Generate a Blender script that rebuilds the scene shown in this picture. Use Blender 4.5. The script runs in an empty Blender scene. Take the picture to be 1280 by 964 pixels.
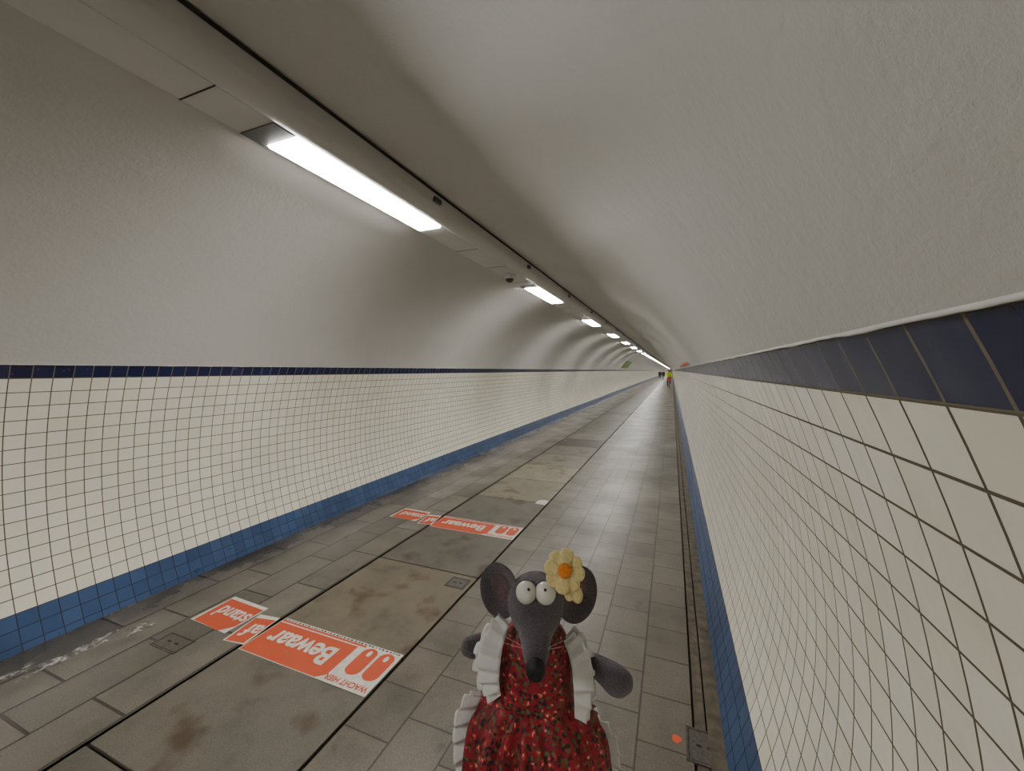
import bpy, bmesh, math, random
from mathutils import Vector, Matrix, noise, Euler
random.seed(7)
D=bpy.data; C=bpy.context
def link(o,parent=None):
    C.scene.collection.objects.link(o)
    if parent: o.parent=parent
    return o
# ------------------------------------------------------------ materials
class NT:
    def __init__(s,name):
        s.m=D.materials.new(name); s.m.use_nodes=True
        s.t=s.m.node_tree; s.b=s.t.nodes['Principled BSDF']
    def l(s,a,b): s.t.links.new(a,b)
    def tc(s,out='Object'):
        return s.t.nodes.new('ShaderNodeTexCoord').outputs[out]
    def noise(s,vec,scale,detail=4,rough=.5):
        nd=s.t.nodes.new('ShaderNodeTexNoise'); nd.inputs['Scale'].default_value=scale
        nd.inputs['Detail'].default_value=detail; nd.inputs['Roughness'].default_value=rough
        s.l(vec,nd.inputs['Vector']); return nd.outputs['Fac']
    def ramp(s,fac,stops,interp='LINEAR'):
        nd=s.t.nodes.new('ShaderNodeValToRGB'); cr=nd.color_ramp; cr.interpolation=interp
        while len(cr.elements)<len(stops): cr.elements.new(.5)
        for e,(p,c) in zip(cr.elements,stops):
            e.position=p; e.color=(c,c,c,1) if not hasattr(c,'__len__') else (*c,1)
        s.l(fac,nd.inputs['Fac']); return nd.outputs['Color']
    def mix(s,fac,a,b,mode='MIX'):
        nd=s.t.nodes.new('ShaderNodeMix'); nd.data_type='RGBA'; nd.blend_type=mode
        for v,i in ((fac,0),(a,6),(b,7)):
            if hasattr(v,'node'): s.l(v,nd.inputs[i])
            elif i==0: nd.inputs[0].default_value=v
            else: nd.inputs[i].default_value=(*v,1) if hasattr(v,'__len__') else (v,v,v,1)
        return nd.outputs[2]
    def math(s,op,a,b=0.0,c=None):
        nd=s.t.nodes.new('ShaderNodeMath'); nd.operation=op
        for i,v in enumerate((a,b) if c is None else (a,b,c)):
            if hasattr(v,'node'): s.l(v,nd.inputs[i])
            else: nd.inputs[i].default_value=v
        return nd.outputs[0]
    def bump(s,h,strength=.3,dist=.01,prev=None):
        nd=s.t.nodes.new('ShaderNodeBump'); nd.inputs['Strength'].default_value=strength
        nd.inputs['Distance'].default_value=dist; s.l(h,nd.inputs['Height'])
        if prev: s.l(prev,nd.inputs['Normal'])
        return nd.outputs['Normal']
    def set(s,**kw):
        for k,v in kw.items():
            k=k.replace('_',' ')
            i=s.b.inputs[k]
            if hasattr(v,'node'): s.l(v,i)
            else: i.default_value=(*v,1) if (hasattr(v,'__len__') and len(v)==3) else v
        return s.m
def plain(name,col,rough=.5,metal=0,nscale=0,var=.12,bstr=0,bdist=.002):
    t=NT(name); v=t.tc()
    f=t.noise(v,nscale or 20)
    c=t.mix(t.ramp(f,[(.3,0),(.7,1)]),tuple(x*(1-var) for x in col),tuple(min(1,x*(1+var)) for x in col))
    t.set(Base_Color=c,Roughness=rough,Metallic=metal)
    if bstr: t.set(Normal=t.bump(f,bstr,bdist))
    return t.m
def tile_mat(name,c1,c2,mortar,msize=.03,rough=.18,dirt=.25):
    t=NT(name); uv=t.tc('UV'); ob=t.tc('Object')
    b=t.t.nodes.new('ShaderNodeTexBrick'); b.offset=0; b.squash=1
    for k,v in (('Scale',1),('Mortar Size',msize),('Mortar Smooth',.15),('Bias',0),('Brick Width',1),('Row Height',1)): b.inputs[k].default_value=v
    b.inputs['Color1'].default_value=(*c1,1); b.inputs['Color2'].default_value=(*c2,1); b.inputs['Mortar'].default_value=(*mortar,1)
    t.l(uv,b.inputs['Vector'])
    d=t.ramp(t.noise(ob,1.3,5),[(.3,1-dirt),(.62,1)])
    col=t.mix(1.0,b.outputs['Color'],d,'MULTIPLY')
    inv=t.math('SUBTRACT',1,b.outputs['Fac'])
    n1=t.bump(t.noise(ob,9,2),.12,.02)
    n2=t.bump(inv,.9,.004,n1)
    r=t.math('ADD',t.math('MULTIPLY',b.outputs['Fac'],.6),t.math('ADD',t.math('MULTIPLY',t.noise(ob,14,3),.12),rough-.06))
    return t.set(Base_Color=col,Roughness=r,Normal=n2)
M_cream=tile_mat('cream_glazed_tile',(.87,.835,.69),(.92,.895,.78),(.12,.095,.06),.030,.20,.08)
M_navy=tile_mat('navy_glazed_tile',(.012,.020,.070),(.022,.032,.095),(.20,.17,.12),.03,.25)
M_blue=tile_mat('blue_glazed_tile',(.038,.085,.205),(.062,.12,.265),(.035,.04,.05),.026,.3,.4)
def plaster():
    t=NT('painted_plaster'); v=t.tc()
    f=t.noise(v,1.2,6); g=t.noise(v,42,6,.7); h=t.noise(v,8,4)
    c=t.mix(t.ramp(f,[(.3,0),(.7,1)]),(.515,.505,.475),(.555,.545,.515))
    spots=t.ramp(t.noise(v,6,2),[(.19,(.25,.2,.16)),(.205,(1,1,1))])
    c=t.mix(1.0,c,spots,'MULTIPLY')
    n=t.bump(g,.6,.004); n=t.bump(h,.3,.010,n)
    t.b.inputs['Specular IOR Level'].default_value=.3
    return t.set(Base_Color=c,Roughness=.55,Normal=n)
M_plaster=plaster()
M_edge=plain('plaster_edge_paint',(.55,.54,.51),.6)
def grime(t,ob,col,lo=.45):
    g=t.ramp(t.noise(ob,.9,7,.68),[(.36,lo),(.52,1)])
    col=t.mix(1.0,col,g,'MULTIPLY')
    st=t.ramp(t.noise(ob,5.5,5,.6),[(.28,.62),(.36,1)])
    return t.mix(1.0,col,st,'MULTIPLY')
def paver(name,c1,c2,mortar,bw,rh,off,rough=.38,ms=.006,wetx=None):
    t=NT(name); uv=t.tc('UV'); ob=t.tc('Object')
    b=t.t.nodes.new('ShaderNodeTexBrick'); b.offset=off; b.squash=1
    for k,v in (('Scale',1),('Mortar Size',ms),('Mortar Smooth',.2),('Bias',0),('Brick Width',bw),('Row Height',rh)): b.inputs[k].default_value=v
    b.inputs['Color1'].default_value=(*c1,1); b.inputs['Color2'].default_value=(*c2,1); b.inputs['Mortar'].default_value=(*mortar,1)
    t.l(uv,b.inputs['Vector'])
    d=t.ramp(t.noise(ob,2.2,8,.62),[(.28,.6),(.5,.92),(.75,1.12)])
    sp=t.ramp(t.noise(ob,120,3,.7),[(.3,.66),(.6,1.1)])
    col=t.mix(1.0,t.mix(1.0,b.outputs['Color'],d,'MULTIPLY'),sp,'MULTIPLY')
    col=grime(t,ob,col,.68)
    wet=t.ramp(t.noise(ob,1.3,3,.5),[(.33,0),(.68,.16)])
    r=t.math('ADD',rough-.08,wet)
    if wetx:
        sx=t.t.nodes.new('ShaderNodeSeparateXYZ'); t.l(uv,sx.inputs[0])
        k=t.math('ADD',t.math('MULTIPLY',sx.outputs['Y'],1.4),t.math('MULTIPLY',t.noise(ob,3,5,.6),1.1))
        kk=t.ramp(k,[(.62,1),(1.0,0)])
        col=t.mix(kk,col,t.mix(1.0,col,(.5,.48,.46),'MULTIPLY'))
        r=t.math('SUBTRACT',r,t.math('MULTIPLY',kk,.20))
    n=t.bump(t.noise(ob,90,4),.25,.003); n=t.bump(t.math('SUBTRACT',1,b.outputs['Fac']),.8,.004,n)
    return t.set(Base_Color=col,Roughness=r,Normal=n)
M_pavR=paver('small_grey_pavers',(.150,.133,.104),(.190,.168,.132),(.075,.066,.05),.30,.2667,.5,.38,.005)
M_pavL=paver('long_grey_pavers',(.115,.104,.084),(.185,.167,.135),(.040,.036,.029),.62,.2975,.37,.40,.008,True)
def slabmat():
    t=NT('concrete_cover_slab'); ob=t.tc()
    a=t.t.nodes.new('ShaderNodeAttribute'); a.attribute_name='slabcol'
    d=t.ramp(t.noise(ob,2.6,8,.68),[(.3,.5),(.45,.85),(.72,1.1)])
    sp=t.ramp(t.noise(ob,160,3,.8),[(.3,.55),(.6,1.12)])
    mp=t.t.nodes.new('ShaderNodeMapping'); mp.inputs['Location'].default_value=(3.3,1.2,0); t.l(ob,mp.inputs['Vector'])
    rust=t.ramp(t.noise(mp.outputs[0],3.2,4),[(.56,(1,1,1)),(.68,(.55,.41,.29))])
    col=t.mix(1.0,t.mix(1.0,t.mix(1.0,a.outputs['Color'],d,'MULTIPLY'),sp,'MULTIPLY'),rust,'MULTIPLY')
    return t.set(Base_Color=col,Roughness=.5,Normal=t.bump(t.noise(ob,110,4),.5,.003))
M_slab=slabmat()
M_dark=plain('dark_joint',(.022,.02,.016),.8)
M_gutter=plain('stained_gutter_concrete',(.10,.08,.055),.55,0,14,.5,.4,.004)
M_steel=plain('worn_steel',(.10,.09,.08),.5,.5,40,.3,.3)
M_castiron=plain('cast_iron_cover',(.10,.09,.078),.5,.3,60,.3,.4)
M_cover=plain('grey_enamel_cover',(.56,.55,.525),.4,0,3,.04)
M_tube=plain('grey_enamel_duct',(.52,.51,.485),.36,0,3,.04)
M_darkgrey=plain('dark_grey_plastic',(.05,.05,.05),.5)
M_cap=plain('grey_lamp_end_cap',(.11,.11,.105),.5)
M_white=plain('white_plastic',(.7,.7,.68),.35)
M_stW=plain('sticker_white',(.60,.57,.51),.5,0,30,.12)
def sticker():
    t=NT('sticker_orange'); ob=t.tc()
    w=t.ramp(t.noise(ob,38,5,.7),[(.30,0),(.34,1)])
    c=t.mix(w,(.40,.34,.28),(.52,.075,.025))
    return t.set(Base_Color=c,Roughness=.55)
M_stO=sticker()
def emis(name,col,s):
    t=NT(name); t.set(Base_Color=col,Emission_Color=col); t.b.inputs['Emission Strength'].default_value=s; return t.m
M_light=emis('light_diffuser',(1,.97,.93),56)
# ------------------------------------------------------------ helpers
def mesh(name,verts,faces,mats,parent=None,uv=None,fm=None,smooth=False):
    me=D.meshes.new(name); me.from_pydata([tuple(v) for v in verts],[],faces)
    for m in (mats if isinstance(mats,list) else [mats]): me.materials.append(m)
    if fm:
        for p,i in zip(me.polygons,fm): p.material_index=i
    if uv:
        L=me.uv_layers.new(name='UVMap')
        for p in me.polygons:
            for li in p.loop_indices: L.data[li].uv=uv[me.loops[li].vertex_index]
    if smooth:
        for p in me.polygons: p.use_smooth=True
    me.update()
    return link(D.objects.new(name,me),parent)
def boxes(name,bl,mats,parent=None,bevel=0,fm=None):
    vs=[];fs=[];mi=[]
    for k,(x0,x1,y0,y1,z0,z1) in enumerate(bl):
        o=len(vs)
        vs+=[(x0,y0,z0),(x1,y0,z0),(x1,y1,z0),(x0,y1,z0),(x0,y0,z1),(x1,y0,z1),(x1,y1,z1),(x0,y1,z1)]
        fs+=[tuple(o+i for i in f) for f in ((0,3,2,1),(4,5,6,7),(0,1,5,4),(1,2,6,5),(2,3,7,6),(3,0,4,7))]
        mi+=[fm[k] if fm else 0]*6
    ob=mesh(name,vs,fs,mats,parent,fm=mi)
    if bevel:
        b=ob.modifiers.new('bevel','BEVEL'); b.width=bevel; b.segments=2
    return ob
def empty(name,loc=(0,0,0),rot=(0,0,0)):
    e=D.objects.new(name,None); e.location=loc; e.rotation_euler=rot; e.empty_display_size=.1
    return link(e)
# ------------------------------------------------------------ tunnel shell
R=2.15; ZC=.865; T=.0935; Y0,Y1=-14.0,420.0
CX=1.72; CZ=1.73
a_top=math.asin(.900/R); a_bot=-math.asin(ZC/R)
a_topR=math.asin(.915/R)
ys=[Y0]+[y for y in range(-10,420,10)]+[Y1]
def wall(side):
    at=a_topR if side>0 else a_top
    vs=[];uv=[];fs=[];fm=[]
    arc=(at-a_bot)*R
    cuts=[0]
    while cuts[-1]<arc/T-1e-6: cuts.append(min(cuts[-1]+.5,arc/T))
    for c in cuts:
        a=at-c*T/R
        for y in ys:
            vs.append((side*R*math.cos(a),y,ZC+R*math.sin(a))); uv.append((y/T+200+.12,40-c))
    m=len(ys)
    for i in range(len(cuts)-1):
        cm=(cuts[i]+cuts[i+1])/2
        mi=1 if cm<1 else (0 if cm<17 else 2)
        for j in range(m-1):
            q=(i*m+j,i*m+j+1,(i+1)*m+j+1,(i+1)*m+j)
            fs.append(q if side>0 else q[::-1]); fm.append(mi)
    return mesh('wall_right' if side>0 else 'wall_left',vs,fs,[M_cream,M_navy,M_blue],None,uv,fm,True)
wall(1); wall(-1)
def ceiling():
    vs=[];fs=[]; N=140; Rc=R-.004
    aa=[a_topR+(math.pi-a_top-a_topR)*i/N for i in range(N+1)]
    yy=[Y0]+[y for y in range(-10,420,10)]+[Y1]
    for a in aa:
        for y in yy: vs.append((Rc*math.cos(a),y,ZC+Rc*math.sin(a)))
    m=len(yy)
    for i in range(N):
        for j in range(m-1): fs.append((i*m+j,i*m+j+1,(i+1)*m+j+1,(i+1)*m+j))
    c=mesh('ceiling',vs,fs,M_plaster,smooth=True)
    yy=[Y0]+[-8]+[i*.025-1 for i in range(0,280)]+[8]+[y for y in range(10,420,20)]+[Y1]
    for nm,a0,sg in (('plaster_edge_right',aa[0],1),('plaster_edge_left',aa[-1],-1)):
        vs=[];fs=[]; prof=[(.003,-.001),(.0060,-.0004),(.0068,.001),(.006,.003),(.0035,.006)]
        for y in yy:
            w=.0025*noise.noise(Vector((sg*3,y*7,0)))+.0015*noise.noise(Vector((sg*3,y*30,4)))
            if y>8 or y<-1: w=0
            for d,h in prof:
                rr=R-d; a=a0+sg*(h+(w if h<.004 else 0))/R
                vs.append((rr*math.cos(a),y,ZC+rr*math.sin(a)))
        k=len(prof)
        for j in range(len(yy)-1):
            for i in range(k-1): fs.append((j*k+i,j*k+i+1,(j+1)*k+i+1,(j+1)*k+i))
        mesh(nm,vs,fs,M_edge,c,smooth=True)
    # hairline plaster cracks following the vault on the right-hand side
    def crack(pts,wd):
        vs=[];fs=[]; n=70
        for i in range(n+1):
            t=i/n; s=t*(len(pts)-1); k=min(int(s),len(pts)-2); f=s-k
            a=pts[k][0]*(1-f)+pts[k+1][0]*f; y=pts[k][1]*(1-f)+pts[k+1][1]*f
            a+=.008*noise.noise(Vector((y*6,a*9,3))); y+=.03*noise.noise(Vector((a*14,y*4,8)))
            for q in (-1,1):
                aq=a+q*wd*(.5+abs(noise.noise(Vector((t*25,0,1)))))
                rr=Rc-.0012; vs.append((rr*math.cos(aq),y,ZC+rr*math.sin(aq)))
        for i in range(n): fs.append((2*i,2*i+1,2*i+3,2*i+2))
        mesh('plaster_crack',vs,fs,M_cap2,c)
    crack([(math.radians(84),2.9),(math.radians(62),2.2),(math.radians(45),2.0),(math.radians(34),2.05)],.0004)
M_cap2=plain('crack_grey',(.30,.28,.25),.8)  # plain grey of the hairline crack strips
ceiling()
for nm,y in (('bounce_cap_far',Y1),('bounce_cap_back',Y0)):  # end discs added to close the shell and bounce light back
    N=48; vs=[(R*1.02*math.cos(2*math.pi*i/N),y,ZC+R*1.02*math.sin(2*math.pi*i/N)) for i in range(N)]
    mesh(nm,vs,[tuple(range(N))],M_plaster)
# floor
HW=math.sqrt(R*R-ZC*ZC)
floor=boxes('floor',[(-HW-.05,HW+.05,Y0,Y1,-.15,-.02)],M_dark)
XL=-.775; XR=.245; XG=1.835
def strip(name,x0,x1,mat,z=0):
    vs=[];uv=[];fs=[]
    for y in ys:
        for x in (x0,x1): vs.append((x,y,z)); uv.append((y+20.0,x-x0))
    for j in range(len(ys)-1): fs.append((2*j,2*j+1,2*j+3,2*j+2))
    return mesh(name,vs,fs,mat,floor,uv)
strip('pavers_side_left',-HW-.02,XL-.012,M_pavL)
strip('pavers_side_right',XR+.012,XG,M_pavR)
boxes('gutter_edge',[(XG+.012,1.895,Y0,Y1,-.02,-.003),(1.903,HW+.02,Y0,Y1,-.02,.004)],M_gutter,floor)
def slabs():
    bl=[];cols=[]
    y=-12.07
    base=(.132,.119,.093)
    while y<Y1-1.1:
        g=.007
        bl.append((XL+g,XR-g,y+g,y+1.0-g,-.02,0))
        f=random.uniform(.85,1.15); c=[base[0]*f,base[1]*f,base[2]*f]
        i=round(y+.07)
        if i==2: c=[.165,.14,.098]
        if i==3: c=[.125,.112,.088]
        if i==5: c=[.21,.19,.135]
        if i==6: c=[.24,.215,.155]
        if i==7: c=[.19,.17,.13]
        if i==9: c=[.070,.052,.042]
        if i in (16,25,27,38,52): c=[.08,.067,.053]
        cols.append(c); y+=1.0
    ob=boxes('cover_slabs',bl,M_slab,floor,.003)
    at=ob.data.color_attributes.new('slabcol','FLOAT_COLOR','POINT')
    for i,c in enumerate(cols):
        for j in range(8): at.data[i*8+j].color=(*c,1)
slabs()
def hatch(name,x,y,w,d,mi=M_castiron):
    e=empty(name,(x,y,0))
    boxes('frame',[(-w/2,w/2,-d/2,-d/2+.010,-.01,.003),(-w/2,w/2,d/2-.010,d/2,-.01,.003),(-w/2,-w/2+.010,-d/2,d/2,-.01,.003),(w/2-.010,w/2,-d/2,d/2,-.01,.003)],M_steel,e,.001)
    boxes('lid',[(-w/2+.014,w/2-.014,-d/2+.014,d/2-.014,-.01,.002)],mi,e,.001)
    boxes('lid_gap',[(-w/2+.005,w/2-.005,-d/2+.005,d/2-.005,-.01,.0008)],M_dark,e)
    boxes('lifting_slots',[(-w*.22,-w*.08,-.006,.006,.001,.0028),(w*.08,w*.22,-.006,.006,.001,.0028)],M_dark,e)
hatch('floor_hatch',.125,2.80,.17,.15)
hatch('floor_hatch',1.882,1.97,.155,.19,M_castiron)
hatch('floor_hatch',-1.20,1.50,.24,.13)
def disc(name,x,y,r,mat,z=.002,sx=1,sy=1,jit=.0,parent=None,n=28):
    vs=[(x+r*sx*math.cos(a)*(1+jit*noise.noise(Vector((math.cos(a)*1.7,math.sin(a)*1.7,x*3)))),y+r*sy*math.sin(a)*(1+jit*noise.noise(Vector((math.cos(a)*1.7,math.sin(a)*1.7,x*3)))),z) for a in [2*math.pi*i/n for i in range(n)]]
    return mesh(name,vs,[tuple(range(n))],mat,parent)
M_spray=plain('orange_spray_paint',(.72,.11,.04),.6)
disc('spray_paint_dot',1.765,1.97,.022,M_spray,.002,1,1,.3)
mesh('worn_sticker_patch',[(.09,4.88,.003),(.235,4.86,.003),(.235,5.03,.003),(.17,5.05,.003),(.10,5.02,.003)],[(0,1,2,3,4)],M_stW)
def puddle_glare():  # wet puddle colour with whitish glare painted in as pale blotches
    t=NT('puddle_painted_glare'); v=t.tc(); f=t.noise(v,22,6,.65)
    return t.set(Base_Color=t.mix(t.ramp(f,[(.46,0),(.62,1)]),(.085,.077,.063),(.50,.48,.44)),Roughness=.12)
M_wet=puddle_glare()
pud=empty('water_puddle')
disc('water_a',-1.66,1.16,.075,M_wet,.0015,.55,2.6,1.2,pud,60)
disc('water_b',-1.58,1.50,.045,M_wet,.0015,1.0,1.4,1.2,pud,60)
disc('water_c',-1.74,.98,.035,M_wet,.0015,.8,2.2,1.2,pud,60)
# ------------------------------------------------------------ floor stickers
def txt(name,s,size,a,b,parent,mat,bold=.0,sx=1):
    cu=D.curves.new(name,'FONT'); cu.body=s; cu.size=size; cu.offset=bold; cu.extrude=.0003
    cu.materials.append(mat); o=D.objects.new(name,cu); link(o,parent)
    o.location=(a,b,.0022); o.scale=(sx,1,1); return o
def plate(name,pts,mat,parent,z=.001):
    return mesh(name,[(x,y,z) for x,y in pts],[tuple(range(len(pts)))],mat,parent)
def rect(a0,a1,b0,b1): return [(a0,b0),(a1,b0),(a1,b1),(a0,b1)]
def floor_sign(y_far,full=True):
    e=empty('floor_distancing_sign',(XR-.012,y_far,.0015),(0,0,math.pi))
    plate('white_backing',rect(0,.99,-.02,.315),M_stW,e,.0008)
    plate('orange_field',[(.31,.025),(.985,.025),(.985,.31),(.36,.31),(.31,.27)],M_stO,e,.0014)
    plate('orange_edge',rect(.26,.985,.0,.016),M_stO,e,.0014)
    txt('lettering_main','Bewaar',.20,.39,.09,e,M_stW,.005,.88)
    txt('lettering_small','WACHT HIER',.052,.015,.262,e,M_stO,.0012,.93)
    for i in range(2):
        cx=.075+i*.125
        pts=[(cx+.054*math.cos(t),.115+.050*math.sin(t)+(.060 if math.sin(t)>0 else -.060)) for t in [2*math.pi*k/32 for k in range(32)]]
        plate('footprint_pictogram',pts,M_stO,e,.0014)
        pts=[(cx+.014*math.cos(t),.05+.024*math.sin(t)) for t in [2*math.pi*k/20 for k in range(20)]]
        plate('footprint_gap',pts,M_stW,e,.0018)
    marks=[]
    a=.02
    while a<.97:
        w=random.uniform(.008,.02); marks.append((a,a+w,-.014,-.003,.0010,.0014)); a+=w+random.uniform(.006,.016)
    boxes('small_print',marks,M_darkgrey,e)
    p=D.objects.new('shifted_piece',None); link(p,e); p.location=(1.03,.03,0); p.rotation_euler=(0,0,math.radians(7))
    plate('piece_white',rect(-.005,.165,-.03,.25),M_stW,p,.0008)
    plate('piece_orange',[(0,0),(.16,.01),(.15,.245),(.01,.24)],M_stO,p,.0014)
    txt('piece_lettering','af',.17,.01,.07,p,M_stW,.003,.9)
    p=D.objects.new('turned_piece',None); link(p,e); p.location=(1.22,-.02,0); p.rotation_euler=(0,0,math.radians(-2))
    plate('piece_white',rect(-.01,.37,-.03,.27),M_stW,p,.0008)
    plate('piece_orange',[(0,0),(.36,.0),(.34,.265),(.06,.27),(.0,.2)],M_stO,p,.0014)
    txt('piece_lettering','stand',.165,.005,.07,p,M_stW,.003,.85)
    return e
floor_sign(1.93)
floor_sign(4.04)
# ------------------------------------------------------------ light trough
tr=empty('ceiling_light_trough')
def extr(name,prof,mat,y0,y1,parent,smooth=False):
    vs=[];fs=[]
    for y in (y0,y1):
        for x,z in prof: vs.append((x,y,z))
    m=len(prof)
    for i in range(m-1): fs.append((i,i+1,m+i+1,m+i))
    return mesh(name,vs,fs,mat,parent,smooth=smooth)
extr('cover_channel',[(-.325,3.0),(-.325,2.945),(-.32,2.93),(-.085,2.93),(-.08,2.96)],M_cover,Y0,Y1,tr)
tube=[(-.078,2.96)]+[(-.078+.094*(1-math.cos(t)),2.935-.032*math.sin(t)) for t in [math.pi*i/14 for i in range(15)]]+[(.118,2.96),(.125,3.02)]
extr('cable_duct',tube,M_tube,Y0,Y1,tr,True)
extr('painted_shade_strip',[(-.341,2.988),(-.341,2.962),(-.325,2.962)],M_dark,Y0,Y1,tr)  # solid dark strip painting the shade along the cover's left edge
extr('painted_shade_duct',[(.11,3.0),(.15,3.0)],M_dark,Y0,Y1,tr)  # dark strip in place of the shade between duct and vault
lv=[];lf=[];caps=[];joints=[];clips=[]
y=1.54-16
while y<Y1-3:
    if y>Y0:
        o=len(lv); z=2.914
        lv+=[(-.290,y,z),(-.090,y,z),(-.090,y+1.37,z),(-.290,y+1.37,z),(-.298,y,2.93),(-.084,y,2.93),(-.084,y+1.37,2.93),(-.298,y+1.37,2.93)]
        lf+=[tuple(o+i for i in f) for f in ((0,3,2,1),(0,4,7,3),(1,2,6,5),(0,1,5,4),(2,3,7,6))]
        caps.append((-.322,-.088,y-.13,y-.006,2.924,2.94))
        for dy in (1.40,2.05,2.75,3.6): joints.append((-.326,-.084,y+dy,y+dy+.007,2.9285,2.945))
        for dy in (.95,2.95): clips.append((.095,.135,y+dy,y+dy+.09,2.94,2.975))
    y+=4.0
mesh('light_diffusers',lv,lf,M_light,tr)
boxes('end_caps',caps,M_cap,tr); boxes('cover_joints',joints,M_dark,tr); boxes('duct_clips',clips,M_darkgrey,tr,.004)
# ------------------------------------------------------------ generic loft
def crom(P,n):
    out=[]
    for i in range(len(P)-1):
        p0=P[max(i-1,0)];p1=P[i];p2=P[i+1];p3=P[min(i+2,len(P)-1)]
        for k in range(n):
            t=k/n
            out.append([.5*((2*b)+(c-a)*t+(2*a-5*b+4*c-d)*t*t+(-a+3*b-3*c+d)*t**3) for a,b,c,d in zip(p0,p1,p2,p3)])
    out.append(list(P[-1])); return out
def loft(name,P,mat,parent=None,seg=32,sub=5,fold=None,cap=(1,1),ref=Vector((1,0,0))):
    Q=crom(P,sub); vs=[];fs=[]
    n=len(Q)
    for i,q in enumerate(Q):
        a=Vector(Q[max(i-1,0)][:3]); b=Vector(Q[min(i+1,n-1)][:3]); t=(b-a).normalized()
        s=(ref-t*ref.dot(t)).normalized(); u=t.cross(s)
        c=Vector(q[:3])
        for k in range(seg):
            th=2*math.pi*k/seg; f=fold(th,i/(n-1)) if fold else 1
            vs.append(c+s*(math.cos(th)*max(q[3],1e-4)*f)+u*(math.sin(th)*max(q[4],1e-4)*f))
    for i in range(n-1):
        for k in range(seg):
            k2=(k+1)%seg; fs.append((i*seg+k,i*seg+k2,(i+1)*seg+k2,(i+1)*seg+k))
    if cap[0]: fs.append(tuple(range(seg))[::-1])
    if cap[1]: fs.append(tuple((n-1)*seg+k for k in range(seg)))
    ob=mesh(name,vs,fs,mat,parent,smooth=True)
    bm=bmesh.new(); bm.from_mesh(ob.data); bmesh.ops.recalc_face_normals(bm,faces=bm.faces); bm.to_mesh(ob.data); bm.free()
    return ob
def ball(name,c,r,mat,parent=None,rot=None,fn=None,seg=28):
    bm=bmesh.new(); bmesh.ops.create_uvsphere(bm,u_segments=seg,v_segments=seg//2+2,radius=1)
    M=(rot.to_matrix() if rot else Matrix.Identity(3))
    for v in bm.verts:
        p=Vector((v.co.x*r[0],v.co.y*r[1],v.co.z*r[2]))
        if fn: p=fn(p)
        v.co=M@p+Vector(c)
    me=D.meshes.new(name); bm.to_mesh(me); bm.free(); me.materials.append(mat)
    for p in me.polygons: p.use_smooth=True
    return link(D.objects.new(name,me),parent)
cc=empty('dome_security_camera',(-.19,4.70,2.93))
loft('housing',[(0,0,0,.075,.075),(0,0,-.02,.078,.078),(0,0,-.045,.072,.072),(0,0,-.055,.060,.060)],M_white,cc)
ball('dome',(0,0,-.05),(.052,.052,.05),M_darkgrey,cc)
# ------------------------------------------------------------ mouse
def fur(name,col,s=1.0,sheen=.5):
    t=NT(name); v=t.tc()
    f=t.noise(v,420,4,.7); g=t.noise(v,45,3)
    c=t.mix(t.ramp(f,[(.3,0),(.72,1)]),tuple(x*.45 for x in col),tuple(x*1.5 for x in col))
    c=t.mix(1.0,c,t.ramp(g,[(.3,.7),(.7,1.15)]),'MULTIPLY')
    t.set(Base_Color=c,Roughness=.95,Normal=t.bump(f,1.0,.004))
    t.b.inputs['Sheen Weight'].default_value=sheen; t.b.inputs['Sheen Roughness'].default_value=.5
    return t.m
M_fur=fur('grey_plush',(.088,.072,.084),1,.4)
M_ear=fur('inner_ear_felt',(.17,.10,.10),1,.2)
M_nose=plain('black_nose_fabric',(.008,.008,.009),.6,0,200,.2,.4)
M_eye=plain('white_eye_vinyl',(.70,.69,.63),.25)
M_pup=plain('black_pupil',(.01,.01,.01),.3)
def cotton(name,col,sc=260):
    t=NT(name); v=t.tc(); f=t.noise(v,sc,3); g=t.noise(v,28,3)
    n=t.bump(f,.4,.001); n=t.bump(g,.6,.006,n)
    return t.set(Base_Color=t.mix(f,tuple(x*.9 for x in col),col),Roughness=.85,Normal=n)
M_cot=cotton('white_cotton',(.68,.67,.66))
def crochet(name,c1,c2):
    t=NT(name); v=t.tc(); f=t.noise(v,260,3,.6)
    return t.set(Base_Color=t.mix(t.ramp(f,[(.35,0),(.65,1)]),c1,c2),Roughness=.9,Normal=t.bump(f,.8,.003))
M_yel=crochet('yellow_crochet',(.68,.55,.22),(.78,.67,.35))
M_org=crochet('orange_crochet',(.62,.17,.02),(.85,.30,.05))
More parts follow.
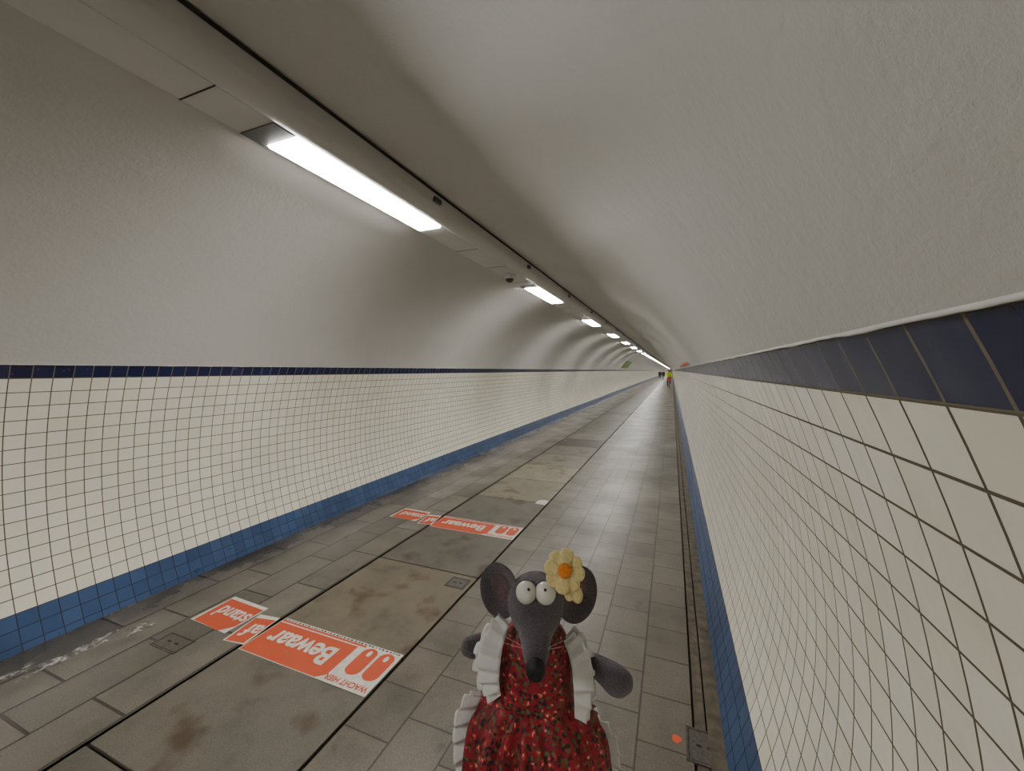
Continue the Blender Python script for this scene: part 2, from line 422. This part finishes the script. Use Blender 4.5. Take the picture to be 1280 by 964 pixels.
def floral():
    t=NT('red_floral_cotton'); v=t.tc()
    def vor(scale,loc):
        mp=t.t.nodes.new('ShaderNodeMapping'); mp.inputs['Location'].default_value=loc; t.l(v,mp.inputs['Vector'])
        nz=t.t.nodes.new('ShaderNodeTexNoise'); nz.inputs['Scale'].default_value=150; t.l(v,nz.inputs['Vector'])
        va=t.t.nodes.new('ShaderNodeVectorMath'); va.operation='MULTIPLY_ADD'; t.l(nz.outputs['Color'],va.inputs[0]); va.inputs[1].default_value=(.010,.010,.010); t.l(mp.outputs[0],va.inputs[2])
        vo=t.t.nodes.new('ShaderNodeTexVoronoi'); vo.inputs['Scale'].default_value=scale; t.l(va.outputs[0],vo.inputs['Vector'])
        return vo.outputs['Distance']
    base=t.mix(t.ramp(t.noise(v,30,2),[(.35,0),(.65,1)]),(.17,.002,.009),(.29,.005,.016))
    dk=t.ramp(vor(120,(.8,2.4,.2)),[(.36,1),(.42,0)])
    c=t.mix(dk,base,(.02,.008,.008))
    lf=t.ramp(vor(110,(.3,.1,.7)),[(.29,1),(.35,0)])
    c=t.mix(lf,c,(.085,.10,.035))
    v1=vor(85,(1.1,.4,.2))
    c=t.mix(t.ramp(v1,[(.24,1),(.30,0)]),c,(.48,.025,.04))
    c=t.mix(t.ramp(v1,[(.11,1),(.16,0)]),c,(.58,.44,.24))
    n=t.bump(t.noise(v,24,3),.8,.010)
    t.set(Base_Color=c,Roughness=.65,Normal=n); return t.m
M_dress=floral()
mouse=empty('plush_mouse',(CX-.191,.577,CZ-.371),(0,0,math.radians(18.3)))
loft('head',[(0,.040,.010,.004,.004),(0,.036,.012,.026,.024),(0,.018,.013,.042,.039),(0,-.004,.009,.043,.040),(0,-.022,.000,.037,.034),(0,-.037,-.006,.028,.026),(0,-.055,-.011,.0215,.021),(0,-.073,-.018,.0180,.0175),(0,-.084,-.022,.013,.013),(0,-.088,-.023,.003,.003)],M_fur,mouse,40,6)
ball('nose',(0,-.091,-.026),(.0138,.011,.0155),M_nose,mouse)
for s in (-1,1):
    ec=Vector((s*.0142,-.026,.042))
    ball('eye',ec,(.0155,.0155,.0170),M_eye,mouse)
    d=Vector((.10-.14*s,-.76,.62)).normalized()
    ball('pupil',ec+Vector((d.x*.0155,d.y*.0155,d.z*.017)),(.0021,.0021,.0021),M_pup,mouse)
    loft('eyelid',[(s*.0142+dx,-.020-.004*(1-abs(dx)/.0155),.042+.0135*math.sqrt(max(0,1-(dx/.0165)**2))+.001,.0035,.0035) for dx in (-.0150,-.010,-.005,0,.005,.010,.0150)],M_fur,mouse,10,3,ref=Vector((0,1,0)))
def ear(s,c,rx,rz,rot):
    def cup(p):
        r=min(1,math.sqrt((p.x/rx)**2+(p.z/rz)**2))
        return Vector((p.x,p.y+.020*(1-r*r),p.z))
    def cup2(p):
        r=min(1,math.sqrt((p.x/rx)**2+(p.z/rz)**2)); return Vector((p.x,p.y+.020*(1-r*r)-.0052,p.z))
    ball('ear',c,(rx,.0085,rz),M_fur,mouse,rot,cup,36)
    ball('ear_lining',Vector(c)+Vector((s*.001,0,-.004)),(rx*.58,.005,rz*.66),M_ear,mouse,rot,cup2,36)
ear(-1,(-.058,.004,.026),.033,.042,Euler((math.radians(-8),math.radians(-10),math.radians(-18))))
ear(1,(.064,.004,.024),.034,.043,Euler((math.radians(-8),math.radians(12),math.radians(18))))
# flower
fl=D.objects.new('flower',None); link(fl,mouse); fl.location=(.042,-.026,.076); fl.rotation_euler=(math.radians(-25),0,math.radians(4))
for i in range(8):
    a=2*math.pi*i/8+.2; r=.0180+random.uniform(-.001,.0015)
    def pf(p,i=i):
        w=1+.25*(p.z/.014)
        return Vector((p.x*w,p.y-.25*abs(p.x)**1.0*.5+.002*math.cos(p.z*200),p.z))
    ball('petal',(r*math.sin(a),.0025*(i%2),r*math.cos(a)),(.0108,.0055,.0128),M_yel,fl,Euler((random.uniform(-.25,.1),a,0)),pf,22)
for i in range(2):
    ball('petal_hanging',(.008+.009*i,.008,-.028-.003*i),(.0090,.005,.013),M_yel,fl,Euler((.1,.2-.4*i,0)),None,18)
ball('flower_center',(0,-.005,0),(.0105,.006,.0105),M_org,fl)
# torso / clothing
loft('shoulders_blouse',[(0,.008,.0,.015,.015),(0,.008,-.03,.026,.026),(0,.008,-.046,.046,.030),(0,.010,-.075,.056,.030),(0,.010,-.12,.050,.030)],M_cot,mouse,32,5)
def dfold(th,t):
    k=max(0,min(1,(t-.42)/.25))
    return 1+k*(.06*math.sin(13*th+2*math.sin(3*th))+.045*math.sin(23*th+1+5*t))+.012*math.sin(9*th+7*t)
loft('dress',[(0,.004,-.020,.030,.026),(0,.004,-.034,.044,.036),(0,.004,-.060,.053,.041),(0,.004,-.09,.058,.044),(0,.004,-.130,.060,.048),(0,.004,-.142,.062,.050),(0,.004,-.158,.080,.064),(0,.004,-.19,.100,.080),(0,.004,-.25,.108,.092),(0,.004,-.33,.116,.100)],M_dress,mouse,160,6,dfold,(0,0))
def ufold(th,t): return 1+.03*math.sin(19*th)+.02*math.sin(31*th+2)
loft('petticoat',[(0,.035,-.19,.100,.055),(0,.035,-.24,.114,.062),(0,.035,-.30,.126,.07),(0,.03,-.345,.134,.085)],M_cot,mouse,160,5,ufold,(0,0))
def ruffle(name,pts,out,width,waves,amp=.006,mat=M_cot,ph=0):
    Q=crom(pts,26); n=len(Q); vs=[];fs=[]; m=8
    for i,q in enumerate(Q):
        t=i/(n-1); w=width*(.5+.5*math.sin(math.pi*min(1,max(0,t*.9+.08))))
        o=Vector(out(t)).normalized()
        a=Vector(Q[max(i-1,0)]); b=Vector(Q[min(i+1,n-1)]); tg=(b-a).normalized()
        up=o.cross(tg).normalized()
        for j in range(m):
            s=j/(m-1)
            ang=t*waves*2*math.pi+ph+.5*math.sin(t*9+ph)
            wv=math.sin(ang)*amp*s**.6
            vs.append(Vector(q)+o*(w*s*(1+.05*math.cos(ang)))+up*wv+tg*(math.sin(2*ang)*amp*.35*s))
    for i in range(n-1):
        for j in range(m-1): fs.append((i*m+j,i*m+j+1,(i+1)*m+j+1,(i+1)*m+j))
    ob=mesh(name,vs,fs,mat,mouse,smooth=True)
    so=ob.modifiers.new('thick','SOLIDIFY'); so.thickness=.0010; so.offset=0
    return ob
ruffle('ruffle_left',[(-.040,-.022,-.010),(-.050,-.032,-.045),(-.054,-.034,-.085),(-.052,-.030,-.115)],lambda t:(-1,.10,.95-1.5*t),.034,6,.005)
ruffle('ruffle_left_under',[(-.045,-.010,-.03),(-.052,-.018,-.06),(-.056,-.022,-.09),(-.054,-.018,-.125)],lambda t:(-1,.25,.6-1.3*t),.042,5,.005,M_cot,1.5)
ruffle('ruffle_right',[(.042,-.022,-.034),(.052,-.032,-.060),(.056,-.034,-.10),(.058,-.028,-.145)],lambda t:(1,.10,1.1-1.7*t),.032,6,.005)
ruffle('ruffle_right_under',[(.045,-.010,-.035),(.054,-.018,-.07),(.060,-.020,-.11),(.060,-.016,-.155)],lambda t:(1,.25,.9-1.6*t),.036,5,.005,M_cot,1.5)
ruffle('apron_side_left',[(-.084,.015,-.150),(-.094,.015,-.18),(-.102,.015,-.22),(-.112,.015,-.28)],lambda t:(-1,-.2,.3-.8*t),.034,5,.006)
ruffle('apron_side_right',[(.094,.02,-.19),(.102,.02,-.22),(.108,.02,-.25),(.114,.02,-.29)],lambda t:(1,-.1,-.1-.3*t),.032,4,.006)
loft('arm_left',[(-.05,.015,-.060,.013,.014),(-.075,.020,-.066,.013,.014),(-.096,.016,-.070,.014,.015),(-.108,.010,-.074,.013,.017),(-.117,.006,-.078,.004,.005)],M_fur,mouse,24,5,ref=Vector((0,1,0)))
loft('arm_right',[(.05,.004,-.070,.014,.014),(.080,-.004,-.076,.015,.014),(.100,-.014,-.080,.018,.017),(.120,-.024,-.088,.019,.022),(.133,-.028,-.095,.014,.017),(.139,-.030,-.099,.003,.004)],M_fur,mouse,24,5,ref=Vector((0,1,0)))
for s in (-1,1):
    loft('leg',[(s*.04,.01,-.24,.026,.026),(s*.042,.01,-.33,.022,.022),(s*.045,.008,-.40,.020,.020),(s*.047,-.005,-.425,.024,.022),(s*.05,-.035,-.432,.024,.016),(s*.052,-.060,-.434,.008,.006)],M_fur,mouse,24,5)
def thread(name,pts,r,mat,parent):
    cu=D.curves.new(name,'CURVE'); cu.dimensions='3D'; cu.bevel_depth=r; cu.bevel_resolution=2
    sp=cu.splines.new('NURBS'); sp.points.add(len(pts)-1); sp.use_endpoint_u=True; sp.order_u=3
    for a,b in zip(sp.points,pts): a.co=(*b,1)
    cu.materials.append(mat); return link(D.objects.new(name,cu),parent)
for s in (-1,1):
    for k in range(2):
        thread('whisker',[(s*.012,-.072,-.012),(s*.032,-.078,-.004+.008*k),(s*(.050+.004*k),-.070,-.004+.012*k)],.0002,M_eye,mouse)
# ------------------------------------------------------------ people far away
def zmat(name,bands):
    t=NT(name); v=t.tc(); sx=t.t.nodes.new('ShaderNodeSeparateXYZ'); t.l(v,sx.inputs[0])
    f=t.math('DIVIDE',sx.outputs['Z'],2.0)
    return t.set(Base_Color=t.ramp(f,[(z/2.0,c) for z,c in bands],'CONSTANT'),Roughness=.8)
def skinfig(name,V,E,RR,mat,parent):
    me=D.meshes.new(name); me.from_pydata(V,E,[]); me.materials.append(mat)
    ob=link(D.objects.new(name,me),parent)
    sk=ob.modifiers.new('skin','SKIN'); sk.use_smooth_shade=True
    for i,r in enumerate(RR): me.skin_vertices[0].data[i].radius=(r,r)
    me.skin_vertices[0].data[0].use_root=True
    ss=ob.modifiers.new('sub','SUBSURF'); ss.levels=1; ss.render_levels=2
    return ob
SK=(.55,.36,.27)
def walker(loc,rz,top,legs,hair,step=.22):
    e=empty('pedestrian',loc,(0,0,rz))
    V=[(0,0,.93),(0,0,1.15),(0,.01,1.40),(0,.01,1.50),(0,.0,1.58),(0,0,1.70),
       (.10,0,.88),(.11,-step*.5,.50),(.11,-step,.08),(.11,-step-.14,.04),
       (-.10,0,.88),(-.11,step*.2,.50),(-.11,step,.10),(-.11,step-.13,.04),
       (.19,.01,1.40),(.23,.06,1.12),(.22,.0,.88),(.22,-.03,.80),
       (-.19,.01,1.40),(-.23,-.04,1.12),(-.22,-.12,.90),(-.22,-.16,.83)]
    E=[(0,1),(1,2),(2,3),(3,4),(4,5),(0,6),(6,7),(7,8),(8,9),(0,10),(10,11),(11,12),(12,13),(2,14),(14,15),(15,16),(16,17),(2,18),(18,19),(19,20),(20,21)]
    RR=[.15,.15,.16,.06,.085,.08,.10,.07,.05,.045,.10,.07,.05,.045,.075,.055,.045,.035,.075,.055,.045,.035]
    m=zmat('person_cloth',[(0,(.03,.03,.03)),(.09,legs),(.92,top),(1.47,SK),(1.64,hair)])
    skinfig('body',V,E,RR,m,e)
    return e
walker((.35,72,0),0,(.03,.03,.04),(.03,.035,.06),(.03,.02,.015))
walker((-.35,78,0),.1,(.05,.03,.03),(.02,.02,.03),(.05,.03,.02),.15)
# cyclist
cy=empty('cyclist',(1.45,42,0))
bk=D.objects.new('bicycle',None); link(bk,cy)
M_red=plain('red_bike_paint',(.65,.05,.03),.35); M_rub=plain('tyre_rubber',(.02,.02,.02),.7)
def torus(name,c,Rr,r,mat,parent):
    vs=[];fs=[];A=40;B=8
    for i in range(A):
        a=2*math.pi*i/A
        for j in range(B):
            b=2*math.pi*j/B; q=Rr+r*math.cos(b)
            vs.append((c[0]+r*math.sin(b),c[1]+q*math.cos(a),c[2]+q*math.sin(a)))
    for i in range(A):
        for j in range(B): fs.append((i*B+j,((i+1)%A)*B+j,((i+1)%A)*B+(j+1)%B,i*B+(j+1)%B))
    return mesh(name,vs,fs,mat,parent,smooth=True)
for yy in (-.52,.52):
    torus('wheel',(0,yy,.345),.325,.022,M_rub,bk)
    for k in range(8):
        a=math.pi*k/8; thread('spoke',[(0,yy-.31*math.cos(a),.345-.31*math.sin(a)),(0,yy,.345),(0,yy+.31*math.cos(a),.345+.31*math.sin(a))],.002,M_steel,bk)
def rod(n,a,b,r,m): thread(n,[a,((a[0]+b[0])/2,(a[1]+b[1])/2,(a[2]+b[2])/2),b],r,m,bk)
rod('fork',(0,-.52,.345),(0,-.40,.95),.018,M_red); rod('down_tube',(0,-.42,.80),(0,.05,.30),.02,M_red); rod('top_tube',(0,-.41,.85),(0,.20,.72),.018,M_red)
rod('seat_tube',(0,.05,.30),(0,.25,.92),.018,M_red); rod('chain_stay',(0,.05,.30),(0,.52,.345),.014,M_red); rod('seat_stay',(0,.20,.75),(0,.52,.345),.012,M_red)
rod('stem',(0,-.40,.95),(0,-.38,1.05),.016,M_steel); rod('handlebar',(-.29,-.28,1.03),(.29,-.28,1.03),.014,M_darkgrey); rod('bar_link',(0,-.38,1.05),(0,-.28,1.03),.014,M_steel)
ball('saddle',(0,.26,.94),(.08,.13,.035),M_darkgrey,bk)
boxes('front_crate',[(-.2,.2,-.75,-.48,.72,.98)],M_red,bk,.02)
V=[(0,.26,1.02),(0,.20,1.22),(0,.10,1.46),(0,.08,1.56),(0,.05,1.63),(0,.04,1.75),
   (.09,.22,.98),(.11,-.12,.80),(.11,.02,.42),(.11,-.10,.36),
   (-.09,.22,.98),(-.11,-.06,.66),(-.11,.10,.24),(-.11,-.03,.18),
   (.19,.10,1.45),(.26,-.06,1.24),(.26,-.26,1.07),(-.19,.10,1.45),(-.26,-.06,1.24),(-.26,-.26,1.07)]
E=[(0,1),(1,2),(2,3),(3,4),(4,5),(0,6),(6,7),(7,8),(8,9),(0,10),(10,11),(11,12),(12,13),(2,14),(14,15),(15,16),(2,17),(17,18),(18,19)]
RR=[.15,.16,.17,.06,.085,.08,.10,.075,.05,.045,.10,.075,.05,.045,.075,.055,.04,.075,.055,.04]
skinfig('rider',V,E,RR,zmat('cyclist_cloth',[(0,(.03,.03,.03)),(.2,(.05,.05,.07)),(1.04,(.62,.72,.05)),(1.52,SK),(1.69,(.05,.04,.03))]),cy)
# ------------------------------------------------------------ far signs
M_green=plain('green_sign',(.16,.27,.06),.5,0,1,.2)
def curved_patch(name,side,a0,a1,y0,y1,mat,off=.02):
    vs=[];fs=[];n=8
    for i in range(n+1):
        a=a0+(a1-a0)*i/n
        for y in (y0,y1): vs.append((side*(R-off)*math.cos(a),y,ZC+(R-off)*math.sin(a)))
    for i in range(n): fs.append((2*i,2*i+1,2*i+3,2*i+2))
    return mesh(name,vs,fs,mat)
curved_patch('wall_sign_green',-1,math.asin(1.05/R),math.asin(1.58/R),31,36,M_green)
curved_patch('red_wall_marker',1,math.asin(.95/R),math.asin(.985/R),5.5,11,M_red)
# ------------------------------------------------------------ world + camera
w=D.worlds.new('World'); C.scene.world=w; w.use_nodes=True
w.node_tree.nodes['Background'].inputs[0].default_value=(.05,.05,.05,1)
cam=D.cameras.new('camera'); co=link(D.objects.new('camera',cam))
cam.sensor_width=36; cam.lens=500/1280*36; cam.clip_start=.01; cam.clip_end=1000
co.location=(CX,0,CZ); co.rotation_euler=(math.radians(90-2.18),0,math.radians(21.8))
C.scene.camera=co
